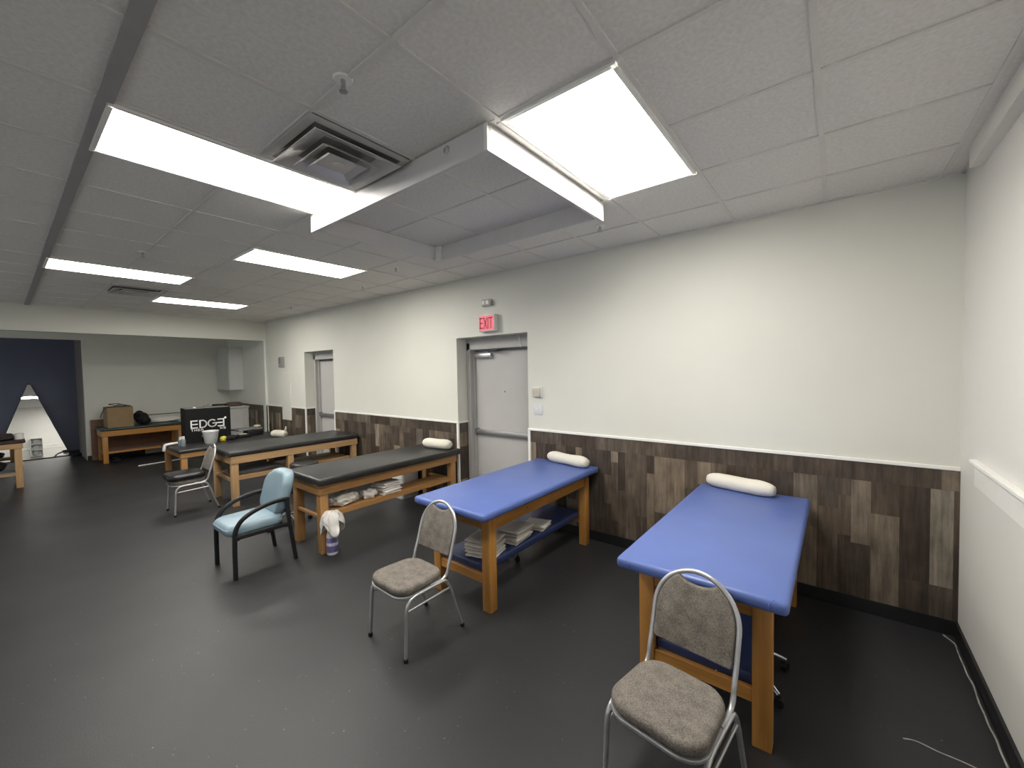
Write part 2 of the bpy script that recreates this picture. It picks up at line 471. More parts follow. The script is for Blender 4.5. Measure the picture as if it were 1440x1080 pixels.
# ------------------------------------------------------------------ doors
def door(name, d, knob_left, wire=False):
    x0, x1 = d
    bm = new()
    fw = .065
    box(bm, x0, x0+fw, FRY, FRY+.16, 0, DT-.06, .004); box(bm, x1-fw, x1, FRY, FRY+.16, 0, DT-.06, .004)
    box(bm, x0, x1, FRY, FRY+.16, DT-.155, DT, .004)
    box(bm, x0+fw, x0+fw+.022, FRY+.06, FRY+.16, 0, DT-.155); box(bm, x1-fw-.022, x1-fw, FRY+.06, FRY+.16, 0, DT-.155)
    root = struct(name, bm, M['frame'])
    bm = new(); box(bm, x0+fw+.022, x1-fw-.022, FRY+.10, FRY+.145, .008, DT-.185, .003)
    leaf = link('door_leaf', bm, M['door'], root)
    bm = new(); box(bm, x0+fw+.02, x1-fw-.02, FRY+.09, FRY+.12, DT-.185, DT-.155); link('weather_strip', bm, M['steel_d'], root)
    y = FRY+.10
    bm = new(); box(bm, x0+fw+.03, x1-fw-.03, y-.055, y-.02, .945, 1.005, .008, 2)
    pb = link('push_bar', bm, M['steel'], leaf)
    bm = new(); box(bm, x0+fw+.025, x0+fw+.075, y-.06, y, .935, 1.015, .006); box(bm, x1-fw-.075, x1-fw-.025, y-.06, y, .935, 1.015, .006)
    link('bar_end', bm, M['steel_d'], leaf)
    return root, leaf, y
r1, leaf1, yd = door('door_1', D1, True)
x = D1[0]
bm = new(); box(bm, x+.115, x+.41, yd-.06, yd, 1.985, 2.045, .01, 2); cl = link('door_closer', bm, M['steel'], leaf1)
bm = new(); tube(bm, [(x+.36, yd-.03, 2.045), (x+.36, yd-.03, 2.075), (x+.62, yd-.16, 2.085), (x+.38, yd-.05, 2.095)], .010, 8); link('closer_arm', bm, M['steel_d'], cl)
bm = new(); tube(bm, smooth_path([(D1[1]-.27, FRY-.004, DT-.004), (D1[1]-.25, FRY-.006, DT-.08), (D1[1]-.235, FRY-.004, DT-.16)], 4), .004, 6)
link('cable', bm, M['trim'], r1)
bm = new(); lathe(bm, [(.001, 0), (.011, 0), (.011, .006), (.001, .008)], 12); bm.transform(Matrix.Rotation(R(90), 4, 'X')); bm.transform(Matrix.Translation((x+.60, yd, 1.53)))
link('peephole', bm, M['steel_d'], leaf1)
door('door_2', D2, True)

# ------------------------------------------------------------------ ceiling fittings
def light(i0, y0, label, first=[None]):
    xa, xb = XL[i0+1], XL[i0]; cx = (xa+xb)/2; cy = y0+.6045
    if first[0] is None:
        t = thing('ceiling_light', label, 'light', (cx, cy, H-.03), 0, 'fluorescent ceiling panels')
        bm = new(); w = .585; l = 1.195
        for a in ((-w/2, -w/2+.022, -l/2, l/2), (w/2-.022, w/2, -l/2, l/2), (-w/2, w/2, -l/2, -l/2+.022), (-w/2, w/2, l/2-.022, l/2)):
            box(bm, *a, .012, .03)
        link('light_frame', bm, M['trim'], t)
        bm = new(); box(bm, -w/2+.018, w/2-.018, -l/2+.018, l/2-.018, .016, .028, .002)
        link('diffuser', bm, M['glow'], t); first[0] = t
    else: dup(first[0], (cx, cy, H-.03), 0, label, 'fluorescent ceiling panels')
light(4, YL[5], 'long lit ceiling panel beside the square air diffuser')
light(1, YL[7], 'lit ceiling panel nearest the right wall, beside the hanging white frame')
light(7, YL[7], 'lit ceiling panel just beyond the left end of the white hanging frame')
light(10, YL[5], 'leftmost lit ceiling panel, between the far air vent and the camera')
light(13, YL[7], 'farthest and smallest lit ceiling panel, near the alcove header')

def vent(i0, y0, label):
    cx = (XL[i0]+XL[i0+1])/2; cy = y0+.286
    t = thing('air_diffuser', label, 'vent', (cx, cy, H-.065), 0, 'square ceiling air diffusers')
    def ring(o, i, zo, zi, name, mat, par, th=.004):
        bm = new()
        r1 = [bm.verts.new((sx*o, sy*o, zo)) for sx, sy in ((1, 1), (-1, 1), (-1, -1), (1, -1))]
        r2 = [bm.verts.new((sx*i, sy*i, zi)) for sx, sy in ((1, 1), (-1, 1), (-1, -1), (1, -1))]
        r3 = [bm.verts.new((sx*i, sy*i, zi+th)) for sx, sy in ((1, 1), (-1, 1), (-1, -1), (1, -1))]
        r4 = [bm.verts.new((sx*o, sy*o, zo+th)) for sx, sy in ((1, 1), (-1, 1), (-1, -1), (1, -1))]
        for a, b in ((r1, r2), (r2, r3), (r3, r4), (r4, r1)):
            for k in range(4): bm.faces.new((a[k], a[(k+1) % 4], b[(k+1) % 4], b[k]))
        return link(name, bm, mat, par, smooth=False)
    fr = ring(.284, .245, .052, .048, 'vent_frame', VM, t)
    ring(.245, .225, .048, .060, 'vent_collar', VD, fr)
    ring(.245, .150, .018, .055, 'vent_cone', VM, t)
    ring(.165, .095, .004, .050, 'vent_cone', VM, t)
    bm = new()
    a = [bm.verts.new((sx*.115, sy*.115, 0)) for sx, sy in ((1, 1), (-1, 1), (-1, -1), (1, -1))]
    b = [bm.verts.new((sx*.085, sy*.085, .018)) for sx, sy in ((1, 1), (-1, 1), (-1, -1), (1, -1))]
    c = [bm.verts.new((sx*.05, sy*.05, .03)) for sx, sy in ((1, 1), (-1, 1), (-1, -1), (1, -1))]
    bm.faces.new(b[::-1])
    for p, q in ((a, b),):
        for k in range(4): bm.faces.new((p[k], p[(k+1) % 4], q[(k+1) % 4], q[k]))
    ct = link('vent_center_plate', bm, VM, t, smooth=False)
    bm = new(); lathe(bm, [(.001, .014), (.030, .012), (.032, .018)], 20); lathe(bm, [(.001, .008), (.010, .009), (.012, .014)], 14)
    link('damper_knob', bm, VM, ct)
    bm = new(); box(bm, -.28, .28, -.28, .28, .0595, .0645); link('duct_backing', bm, VD, t)
    return t
VM = plain('vent_metal', (.60, .58, .56), .28, .12, var=.05, nscale=8)
VD = plain('vent_dark', (.20, .19, .18), .6, var=.1)
vent(3, YL[6], 'large square metal air diffuser between the long panel and white frame')
vent(12, YL[6], 'small far air diffuser between the two farthest ceiling panels on the left')

def sprinkler(x, y, label, plate=True, proto=[None]):
    if proto[0] is None:
        t = thing('sprinkler_head', label, 'sprinkler', (x, y, H-.055), 0, 'ceiling sprinkler heads')
        bm = new(); lathe(bm, [(.010, .048), (.036, .047), (.040, .054), (.010, .055)], 20); link('escutcheon', bm, M['trim'], t)
        bm = new(); lathe(bm, [(.009, .022), (.010, .050)], 12); tube(bm, [(-.012, 0, .03), (-.014, 0, .012), (0, 0, .004), (.014, 0, .012), (.012, 0, .03)], .003, 6); link('sprinkler_body', bm, M['steel'], t)
        bm = new(); lathe(bm, [(.002, 0), (.017, .001), (.017, .004), (.002, .005)], 16); link('deflector', bm, M['steel'], t)
        proto[0] = t
    else: dup(proto[0], (x, y, H-.055), 0, label)
sprinkler(-1.602, .93, 'nearest sprinkler head, on the bare tile before the square diffuser')
sprinkler(-1.579, 3.22, 'sprinkler head by the wall, below the right end of the white frame')
sprinkler(-3.99, 2.90, 'sprinkler head just right of the panel beyond the white frame')
sprinkler(-5.20, 3.22, 'sprinkler head near the back wall between the two doors')
sprinkler(-7.60, 3.29, 'sprinkler head near the back wall above the far grey door')
sprinkler(-5.278, .92, 'sprinkler head beside the leftmost lit ceiling panel')

t = thing('hanging_frame', 'white board frame hanging under the ceiling between lit panels', 'frame', (-2.2, 2.15, 2.878))
hz = H-2.878
def fb(x0, x1, y0, y1):
    bm = new(); box(bm, x0+2.2, x1+2.2, y0-2.15, y1-2.15, 0, hz-.008, .002); return link('frame_board', bm, M['board'], t)
f1 = fb(-3.128, -1.335, 1.517, 1.540)
f2 = fb(-1.358, -1.335, 1.5405, 2.782)
f3 = fb(-3.045, -1.3585, 2.700, 2.722)
f4 = fb(-3.068, -3.0455, 1.5405, 2.722)
bm = new(); box(bm, -3.045+2.2, -2.975+2.2, 2.672-2.15, 2.699-2.15, .004, hz-.008, .002); link('corner_block', bm, M['trim'], t)
for xx in (-1.62, -2.98):
    bm = new(); tube(bm, [(xx+2.2+.018*math.cos(2*math.pi*k/14), 1.513-2.15, .095+.018*math.sin(2*math.pi*k/14)) for k in range(14)], .0035, 6, closed=True)
    link('screw_eye', bm, M['steel'], f1)
for xx, yy, ang in ((-1.350, 1.515, 0),):
    bm = new(); box(bm, -1.357+2.2, -1.333+2.2, 1.5165-2.15, 1.522-2.15, 0.001, hz-.01, .001); link('corner_cap', bm, M['trim'], f1)
bm = new()
box(bm, -1.31+2.2, -1.285+2.2, 1.56-2.15, 2.74-2.15, hz-.012, hz-.003); link('hanger_strip', bm, M['tee'], t)

# ------------------------------------------------------------------ wall fittings
def strokes(bm, pts, w, y0, y1):
    """flat lettering: ribbon along a polyline in (x,z), thickness y0..y1"""
    for (a, b) in zip(pts, pts[1:]):
        a = Vector(a); b = Vector(b); d = (b-a)
        if d.length < 1e-6: continue
        d.normalize(); n_ = Vector((-d.y, d.x))*w/2; a2 = a-d*w/2*.98; b2 = b+d*w/2*.98
        q = [a2+n_, a2-n_, b2-n_, b2+n_]
        v0 = [bm.verts.new((p.x, y0, p.y)) for p in q]; v1 = [bm.verts.new((p.x, y1, p.y)) for p in q]
        bm.faces.new(v0); bm.faces.new(v1[::-1])
        for k in range(4): bm.faces.new((v0[k], v1[k], v1[(k+1) % 4], v0[(k+1) % 4]))

t = thing('exit_sign', 'lit red and white EXIT sign on the wall above the grey door', 'sign', (-3.415, WY, 2.30))
bm = new(); box(bm, -.135, .135, -.075, -.001, 0, .205, .006, 2); hs = link('sign_housing', bm, M['white_plastic'], t)
bm = new(); box(bm, -.122, .122, -.078, -.074, .012, .193); link('sign_face', bm, M['exit_glow'], t)
L = {'E': [[(.8, 0), (0, 0), (0, 1), (.8, 1)], [(0, .5), (.65, .5)]], 'X': [[(0, 0), (.8, 1)], [(0, 1), (.8, 0)]], 'I': [[(.1, 0), (.1, 1)]],
     'T': [[(.4, 0), (.4, 1)], [(0, 1), (.8, 1)]], 'H': [[(0, 0), (0, 1)], [(.8, 0), (.8, 1)], [(0, .5), (.8, .5)]],
     'R': [[(0, 0), (0, 1), (.6, 1), (.75, .85), (.75, .65), (.6, .5), (0, .5)], [(.4, .5), (.8, 0)]], 'N': [[(0, 0), (0, 1), (.8, 0), (.8, 1)]],
     'S': [[(0, .08), (.15, 0), (.65, 0), (.8, .12), (.8, .38), (.65, .5), (.15, .5), (0, .62), (0, .88), (.15, 1), (.65, 1), (.8, .92)]]}
def word(bm, s, x, z, h, w, adv, width, y0, y1):
    for ch in s:
        for pl in L.get(ch, []): strokes(bm, [(x+px*width, z+pz*h) for px, pz in pl], w, y0, y1)
        x += (adv*.45 if ch == 'I' else adv)
bm = new(); word(bm, 'EXIT', -.098, .040, .122, .019, .062, .058, -.0815, -.0778); link('lettering', bm, M['red'], t)

t = thing('emergency_light', 'small grey emergency lamp box above the EXIT sign', 'lamp', (-3.44, WY, 2.618))
bm = new(); box(bm, -.075, .075, -.05, -.001, 0, .085, .01, 2); link('lamp_housing', bm, plain('box_grey', (.42, .41, .37), .5, var=.04), t)
for s in (-.042, .022):
    bm = new(); box(bm, s-.022, s+.026, -.054, -.049, .022, .068, .004); link('lamp_lens', bm, M['white_plastic'], t)

t = thing('thermostat', 'beige box thermostat on the wall right of the grey door', 'thermostat', (-2.705, WY, 1.49))
bm = new(); box(bm, -.062, .062, -.012, -.001, 0, .125, .003); link('back_plate', bm, M['white_plastic'], t)
bm = new(); box(bm, -.05, .046, -.045, -.0115, .012, .113, .006, 2); cv = link('cover', bm, M['beige'], t)
bm = new()
for k in range(5): box(bm, -.04+.018*k, -.035+.018*k, -.047, -.0445, .03, .095)
link('grille', bm, plain('beige_slot', (.50, .46, .37), .5), cv)

t = thing('switch_plate', 'white switch plate below the beige thermostat', 'switch', (-2.70, WY, 1.288))
bm = new(); box(bm, -.058, .058, -.008, -.001, 0, .125, .003, 2); link('cover_plate', bm, plain('plate_white', (.70, .70, .72), .35), t)
bm = new(); box(bm, -.012, .010, -.016, -.0075, .048, .072, .002); link('toggle', bm, M['white_plastic'], t)

t = thing('alarm_keypad', 'small dark grey keypad on the wall left of the far door', 'keypad', (-9.49, WY, 3.775-1.805))
bm = new(); box(bm, -.115, .115, -.035, -.001, 0.0, .22, .006, 2); link('keypad_case', bm, plain('kp', (.30, .30, .29), .5), t)
bm = new(); box(bm, -.10, -.01, -.039, -.0345, .08, .20, .004); link('keypad_screen', bm, M['grey_plastic'], t)

bm = new(); box(bm, -.22, .22, -.016, 0, 0, 1.02, .003)
tag(link('access_panel', bm, M['wall'], None, (-9.31, WY-.0005, .825), smooth=False), 'white wall panel below the keypad cutting into the wood cladding', 'panel')

# ------------------------------------------------------------------ treatment tables
def pad(bm, w, l, z0, z1, r=.022):
    box(bm, -w/2, w/2, 0, l, z0, z1, r, 4)

def bigtable(label, x, y, mirror=False, proto=[None]):
    """blue table: legs run up to the pad, rails between, padded lower shelf"""
    if proto[0] is not None: return dup(proto[0], (x, y, 0), 0, label)
    t = thing('treatment_table', label, 'table', (x, y, 0), 0, 'blue treatment tables')
    w, l = .775, 1.765; span = .625; ls = .080
    bm = new(); pad(bm, w, l, .735, .797, .024); p = link('pad', bm, M['vinyl_blue'], t)
    for v in p.data.vertices:       # a little slump and crown in the upholstery
        n_ = noise.noise(v.co*5); v.co += Vector((n_*.003, noise.noise(v.co*5+Vector((9, 0, 0)))*.003, 0))
    for s in (-1, 1):
        bm = new(); tube(bm, smooth_path([(s*(w/2-.075), .022, .738), (s*(w/2-.072), -.001, .752), (s*(w/2-.072), -.0005, .777), (s*(w/2-.055), .015, .795)], 4), .0028, 6)
        link('pad_seam', bm, M['vinyl_blue'], p)
    y0, y1 = .135, 1.685
    for sx in (-1, 1):
        for ya in (y0, y1-ls):
            bm = new(); xa = sx*span/2; box(bm, min(xa, xa-sx*ls), max(xa, xa-sx*ls), ya, ya+ls, 0, .735, .004, 2)
            link('leg', bm, W1[2], t)
    for sx in (-1, 1):
        bm = new(); xa = sx*(span/2-.008); box(bm, min(xa, xa-sx*.024), max(xa, xa-sx*.024), y0+ls+.0005, y1-ls-.0005, .612, .734, .003)
        link('rail', bm, W1[1], t)
    for ya in (y0+.008, y1-.032):
        bm = new(); box(bm, -span/2+ls+.0005, span/2-ls-.0005, ya, ya+.024, .622, .734, .003); link('rail', bm, W1[0], t)
        bm = new(); box(bm, -span/2+ls+.0005, span/2-ls-.0005, ya, ya+.028, .205, .272, .003); link('stretcher', bm, W1[0], t)
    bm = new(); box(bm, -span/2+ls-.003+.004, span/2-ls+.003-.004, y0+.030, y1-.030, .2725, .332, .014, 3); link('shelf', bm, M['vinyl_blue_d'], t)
    for yy in (.62, 1.15):
        bm = new(); lathe(bm, [(.001, 0), (.006, 0), (.005, .003), (.001, .004)], 10); bm.transform(Matrix.Translation((span/2-.008, yy, .665)) @ Matrix.Rotation(R(90), 4, 'Y'))
        link('screw_head', bm, M['chrome'], t)
    proto[0] = t; return t
bigtable('blue vinyl treatment table nearest the right wall, with an empty lower shelf', -.538, 2.035)
bigtable('blue vinyl treatment table with grey towels on its lower shelf', -2.310, 2.075)

def blacktable(label, x, y, w, l, ins, top, pth, ap0, wood, padmat, lower=None, mid=False, group='black treatment tables', ls=.082, shelfmat=None, name='treatment_table', back=None, shw=None):
    """box apron on posts, with a plank shelf"""
    t = thing(name, label, 'table', (x, y, 0), 0, group)
    bm = new(); pad(bm, w, l, top-pth, top, .024); p = link('pad', bm, padmat, t)
    for v in p.data.vertices:
        n_ = noise.noise(v.co*4+Vector((x, y, 0))); v.co += Vector((n_*.003, noise.noise(v.co*4+Vector((9, x, 0)))*.003, 0))
    for s in (-1, 1):
        for zz in (.018, .05):
            bm = new(); lathe(bm, [(.001, 0), (.005, .001), (.001, .004)], 8); bm.transform(Matrix.Translation((s*(w/2-.045-zz), .0005, top-pth+.014)) @ Matrix.Rotation(R(90), 4, 'X'))
            link('tack', bm, M['chrome'], p)
    a = w/2-ins; az = top-pth; y0 = .03; y1 = l-.03
    for sx in (-1, 1):
        bm = new(); box(bm, min(sx*a, sx*(a-.036)), max(sx*a, sx*(a-.036)), y0, y1, ap0, az, .003); rl = link('rail', bm, wood[1], t)
        for yy in (.06, .55, 1.1):
            bm = new(); lathe(bm, [(.001, 0), (.005, .001), (.001, .004)], 8); bm.transform(Matrix.Translation((sx*a, yy, (ap0+az)/2)) @ Matrix.Rotation(R(90*sx), 4, 'Y'))
            link('screw_head', bm, M['steel'], rl)
    for ya in (y0+.001, y1-.037):
        bm = new(); box(bm, -a+.0365, a-.0365, ya, ya+.036, ap0, az, .003); link('rail', bm, wood[0], t)
    for sx in (-1, 1):
        ys = [y0+.012, y1-ls-.012]+([l*.40] if mid else [])
        for ya in ys:
            xa = sx*(a-.012); bm = new(); box(bm, min(xa, xa-sx*ls), max(xa, xa-sx*ls), ya, ya+ls, 0, ap0+.0 if not mid else ap0, .004, 2); link('leg', bm, wood[2], t)
    if lower:
        z0, z1 = lower; xl = a-.016-(shw or .3)
        xa = a-.012-ls-.0005
        for sx in (-1, 1):
            bm = new(); x_o = sx*(a-.016) if not (shw and sx < 0) else xl; box(bm, min(x_o, x_o-sx*.032), max(x_o, x_o-sx*.032), y0+.012+ls+.0005, y1-ls-.0125, z0, z1-.019, .003) if not mid else box(bm, min(x_o-sx*.085, x_o-sx*.117), max(x_o-sx*.085, x_o-sx*.117), y0+.05, y1-.05, z0, z1-.019, .003)
            link('shelf_rail', bm, wood[1], t)
        for ya in (y0+.020, y1-.052):
            bm = new(); box(bm, -xa, xa, ya, ya+.032, z0, z1-.0195, .003); link('shelf_rail', bm, wood[0], t)
        bm = new(); nb = 4 if not shw else 2; bw = (2*(a-.016))/nb
        for k in range(nb):
            x0 = -(a-.016)+k*bw
            if mid: x0 = -xa+k*(2*xa/nb); bw = 2*xa/nb
            if shw: bw = (a-.016-xl)/nb; x0 = xl+k*bw
            ya, yb = (y0+.012+ls+.001, y1-ls-.013)
            box(bm, x0+.002, x0+bw-.002, ya, yb, z1-.018, z1, .002)
        link('shelf', bm, shelfmat or wood[1], t)
    if back is not None:
        bm = new(); box(bm, -a+.04, -a+.055, y0+.1, y1-.1, .12, ap0); link('back_panel', bm, back, t)
    return t
blacktable('black padded treatment table with towels on its lower wooden shelf', -4.308, 1.905, .755, 1.925, .065, .775, .075, .598, W2, M['vinyl_black'], (.35, .40), shw=.29)
blacktable('long black padded table of pale wood before the far grey door', -6.855, 1.900, .86, 1.935, .020, .765, .072, .590, W3, M['vinyl_black'], (.335, .395), mid=True, shelfmat=W3[1])
blacktable('low wide black mat table carrying the black carton and bucket', -9.52, 1.895, 1.23, 1.945, .02, .520, .065, .375, W2, M['vinyl_black'], None, ls=.09)
blacktable('green topped wooden table against the alcove wall under the cardboard box', -12.33, 1.27, .76, 1.42, .03, .735, .05, .565, W1, M['vinyl_green'], (.20, .255), group=None, back=M['redwood'], shelfmat=M['ply'])
blacktable('pale wood table at the left edge piled with dark blankets', -10.94, -1.62, .70, 1.87, .012, .79, .05, .655, W3, M['maroon_cloth'], (.21, .27), group=None, shelfmat=M['grey_mat'])

# ------------------------------------------------------------------ neck rolls
def roll(label, x, y, z, rot, l, r, dip=.0, tail=False, seed=0):
    t = thing('neck_roll', label, 'pillow', (x, y, z), rot, 'cream neck rolls')
    bm = new(); n_, m_ = 28, 20; rings = []
    for i in range(n_+1):
        u = -1+2*i/n_; e = max(0.0, 1-abs(u)**5)**.5
        rr = r*(e*(1-dip*math.exp(-(u/.45)**2)))
        ring = []
        for k in range(m_):
            a = 2*math.pi*k/m_
            p = Vector((u*l/2, math.cos(a)*rr*1.06, math.sin(a)*rr*.96))
            q = p+Vector((seed*2, 0, 0)); d = 1+.05*noise.noise(q*9)+.03*noise.noise(q*22)
            zz = max(-r*.86, p.z*d)
            ring.append(bm.verts.new((p.x, p.y*d, zz+r*.86)))
        rings.append(ring)
    for A, B in zip(rings[1:-1], rings[2:-1]):
        for k in range(m_): bm.faces.new((A[k], A[(k+1) % m_], B[(k+1) % m_], B[k]))
    bm.faces.new(rings[1][::-1]); bm.faces.new(rings[-2])
    for v in rings[0]+rings[-1]: bm.verts.remove(v)
    c = link('roll_cover', bm, M['pillow'], t, ang=70)
    if tail:
        bm = new(); tube(bm, smooth_path([(l*.40, .0, r*1.2), (l*.44, .01, r*2.0), (l*.46, .015, r*2.8)], 4), [.035, .03, .028, .026, .025, .024, .022, .02, .016], 8, rx=.012); link('cover_tail', bm, M['pillow'], c)
    return t
roll('cream neck roll on the blue table nearest the right wall', -.612, 3.705, .797, -13, .545, .064, .03, seed=1)
roll('cream neck roll on the blue table with towels below', -2.235, 3.735, .797, -11, .575, .066, .14, seed=2)
roll('cream neck roll on the black table with the towel shelf', -4.215, 3.655, .775, 7, .50, .073, .05, seed=3)
roll('cream neck roll with a loose tail on the low black mat table', -9.03, 3.58, .52, 18, .40, .078, .02, True, seed=4)

# ------------------------------------------------------------------ stacking chairs
def chair(label, x, y, rot, proto=[None]):
    if proto[0] is not None: return dup(proto[0], (x, y, 0), rot, label)
    t = thing('stacking_chair', label, 'chair', (x, y, 0), rot, 'grey stacking chairs')
    # seat cushion: rounded, wider in front
    bm = new(); o = []
    for px, py in rrect(2, 2, .55, 8):
        w = .205-.022*(py+1)/2; o.append((px*w, -.068+py*.188))
    prism(bm, o, .395, .446, .020, 4, 'z'); st = link('seat', bm, M['fabric'], t, ang=60)
    bm = new(); o2 = [(a*1.015, -.068+(b+.068)*1.015) for a, b in o]
    prism(bm, o2, .378, .3945, .004, 2, 'z'); link('seat_band', bm, M['silver'], st)
    # backrest pad inside the hoop, with a dip at the hand hole
    def hz_(z): return .135+(z-.44)*.30      # lean
    def half(z):                              # hoop half width
        return .188 if z < .66 else .188*math.sqrt(max(0, 1-((z-.66)/.185)**2))
    o = []
    zs = [.53+.0099*k for k in range(0, 40)]
    Rr = [(half(z)-.0125, z) for z in zs if z < .8215]
    ztop = Rr[-1][1]; xt = Rr[-1][0]
    top = [(xt*math.cos(math.pi*k/10), ztop-.030*math.sin(math.pi*k/10)**1.5+.002) for k in range(1, 10)]
    o = [(.165, .522)]+Rr+top+[(-a, b) for a, b in Rr[::-1]]+[(-.165, .522)]
    bm = new(); prism(bm, o, -.012, .012, .008, 3, 'y')
    for v in bm.verts: v.co.y += hz_(v.co.z)-.002
    link('backrest', bm, M['fabric'], t, ang=60)
    # hoop, running down and forward under the seat
    pts = []
    lo = [(.186, -.02, .392), (.186, .06, .388), (.187, .105, .398), (.188, .130, .430), (.188, .140, .47)]
    mid_ = [(.188, hz_(z), z) for z in (.53, .60, .66)]
    arc = [(.188*math.cos(R(a)), hz_(.66+.185*math.sin(R(a))), .66+.185*math.sin(R(a))) for a in range(12, 180, 12)]
    rt = lo+mid_
    pts = rt+arc+[(-a, b, c) for a, b, c in rt[::-1]]
    bm = new(); tube(bm, smooth_path(pts, 3), .0115, 10); link('back_hoop', bm, M['silver'], t, ang=80)
    # leg frames: each leg its own mesh, meeting along the seat side
    for s in (-1, 1):
        bm = new(); xs = s*.206
        tube(bm, smooth_path([(xs, -.235, .012), (s*.203, -.222, .20), (s*.201, -.215, .315), (s*.199, -.195, .358), (s*.197, -.15, .378), (s*.195, -.02, .382)], 5), .0115, 10)
        lg = link('leg', bm, M['silver'], t, ang=80)
        bm = new(); lathe(bm, [(.013, 0), (.015, .004), (.015, .022), (.012, .026)], 12, xs, -.235); link('foot_cap', bm, M['black'], lg)
        bm = new()
        tube(bm, smooth_path([(s*.195, -.02, .382), (s*.196, .08, .382), (s*.197, .115, .365), (s*.2, .15, .29), (s*.204, .20, .12), (xs, .238, .012)], 5), .0115, 10)
        lg = link('leg', bm, M['silver'], t, ang=80)
        bm = new(); lathe(bm, [(.013, 0), (.015, .004), (.015, .022), (.012, .026)], 12, xs, .238); link('foot_cap', bm, M['black'], lg)
        bm = new(); tube(bm, [(s*.201, -.213, .305), (s*.199, .142, .318)], .008, 8); link('stretcher', bm, M['silver'], t, ang=80)
    proto[0] = t; return t
chair('grey upholstered stacking chair at the foot of the nearest blue table', -.530, 1.752, -7)
chair('grey upholstered stacking chair at the foot of the blue table with towels', -2.285, 1.757, -2)
chair('grey stacking chair with a black cushion on its seat, farthest from the camera', -6.835, 1.59, -1)
bm = new(); o = [(a*.215, -.0+b*.205) for a, b in rrect(2, 2, .5, 8)]
prism(bm, o, 0, .075, .028, 4, 'z')
for v in bm.verts: v.co.z += .006*noise.noise(v.co*14) if v.co.z > .04 else 0
bmesh.ops.rotate(bm, verts=bm.verts, cent=(0, 0, 0), matrix=Matrix.Rotation(R(0), 3, 'Z'))
seatc = thing('seat_cushion', 'shiny black cushion lying on the farthest grey chair', 'cushion', (-6.842, 1.505, .447), -1)
link('cushion_body', bm, plain('black_gloss', (.010, .010, .011), .22, var=.2, nscale=25, bs=.5, bscale=18), seatc, ang=60)
bm = new(); tube(bm, [(-.17+.02*math.sin(k), -.205, .036) for k in range(2)]+[(.17, -.206, .036)], .004, 6); link('cushion_seam', bm, M['black'], seatc)

# blue armchair
t = thing('armchair', 'light blue padded armchair with black arms and legs', 'chair', (-4.385, 1.497, 0), 0)
bm = new(); o = [(a*.222, -.06+b*.245) for a, b in rrect(2, 2, .4, 8)]
prism(bm, o, .365, .470, .042, 5, 'z')
for v in bm.verts:
    if v.co.z > .44: v.co.z += .010*(1-(v.co.x/.22)**2)-.012*max(0, -(v.co.y+.16)/.1)+.004*noise.noise(v.co*9)
st = link('seat', bm, M['sky_fabric'], t, ang=60)
bm = new(); tube(bm, smooth_path([(-.215, -.26, .415), (-.219, .0, .418), (-.216, .15, .42)], 4), .004, 6); tube(bm, smooth_path([(.215, -.26, .415), (.219, .0, .418), (.216, .15, .42)], 4), .004, 6); link('seat_piping', bm, M['sky_fabric'], st)
o = [(a*.220*(1-.08*max(0, b)**2), .640+b*.21) for a, b in rrect(2, 2, .62, 8)]
bm = new(); prism(bm, o, -.065, .055, .044, 5, 'y')
for v in bm.verts: v.co.y += .178+(v.co.z-.45)*.27+.03*(v.co.x/.2)**2*-1+(.010*noise.noise(v.co*6))
link('backrest', bm, M['sky_fabric'], t, ang=60)
for s in (-1, 1):
    xs = s*.245
    bm = new(); tube(bm, [(xs, -.255, .0), (xs, -.255, .25), (xs, -.252, .38)], .020, 12, rx=.017); link('leg', bm, M['black'], t)
    bm = new(); tube(bm, smooth_path([(xs, -.252, .38), (xs, -.240, .44), (xs, -.200, .505), (xs, -.125, .556), (xs, -.02, .592), (xs, .08, .610), (xs, .195, .612)], 4), .021, 12, rx=.013); link('armrest', bm, M['black'], t, ang=80)
    bm = new(); tube(bm, smooth_path([(xs, .258, 0), (xs, .232, .20), (xs, .208, .40), (xs, .196, .54), (xs, .196, .622)], 4), .019, 12, rx=.016); link('leg', bm, M['black'], t)
    bm = new(); box(bm, xs-.013, xs+.013, -.25, .21, .348, .385, .005, 2); link('side_rail', bm, M['black'], t)
for yy in (-.22, .19):
    bm = new(); box(bm, -.232, .232, yy-.012, yy+.012, .332, .362, .004); link('cross_rail', bm, M['black'], t)
bm = new(); box(bm, -.244, .244, .198, .222, .46, .50, .005); link('cross_rail', bm, M['black'], t)

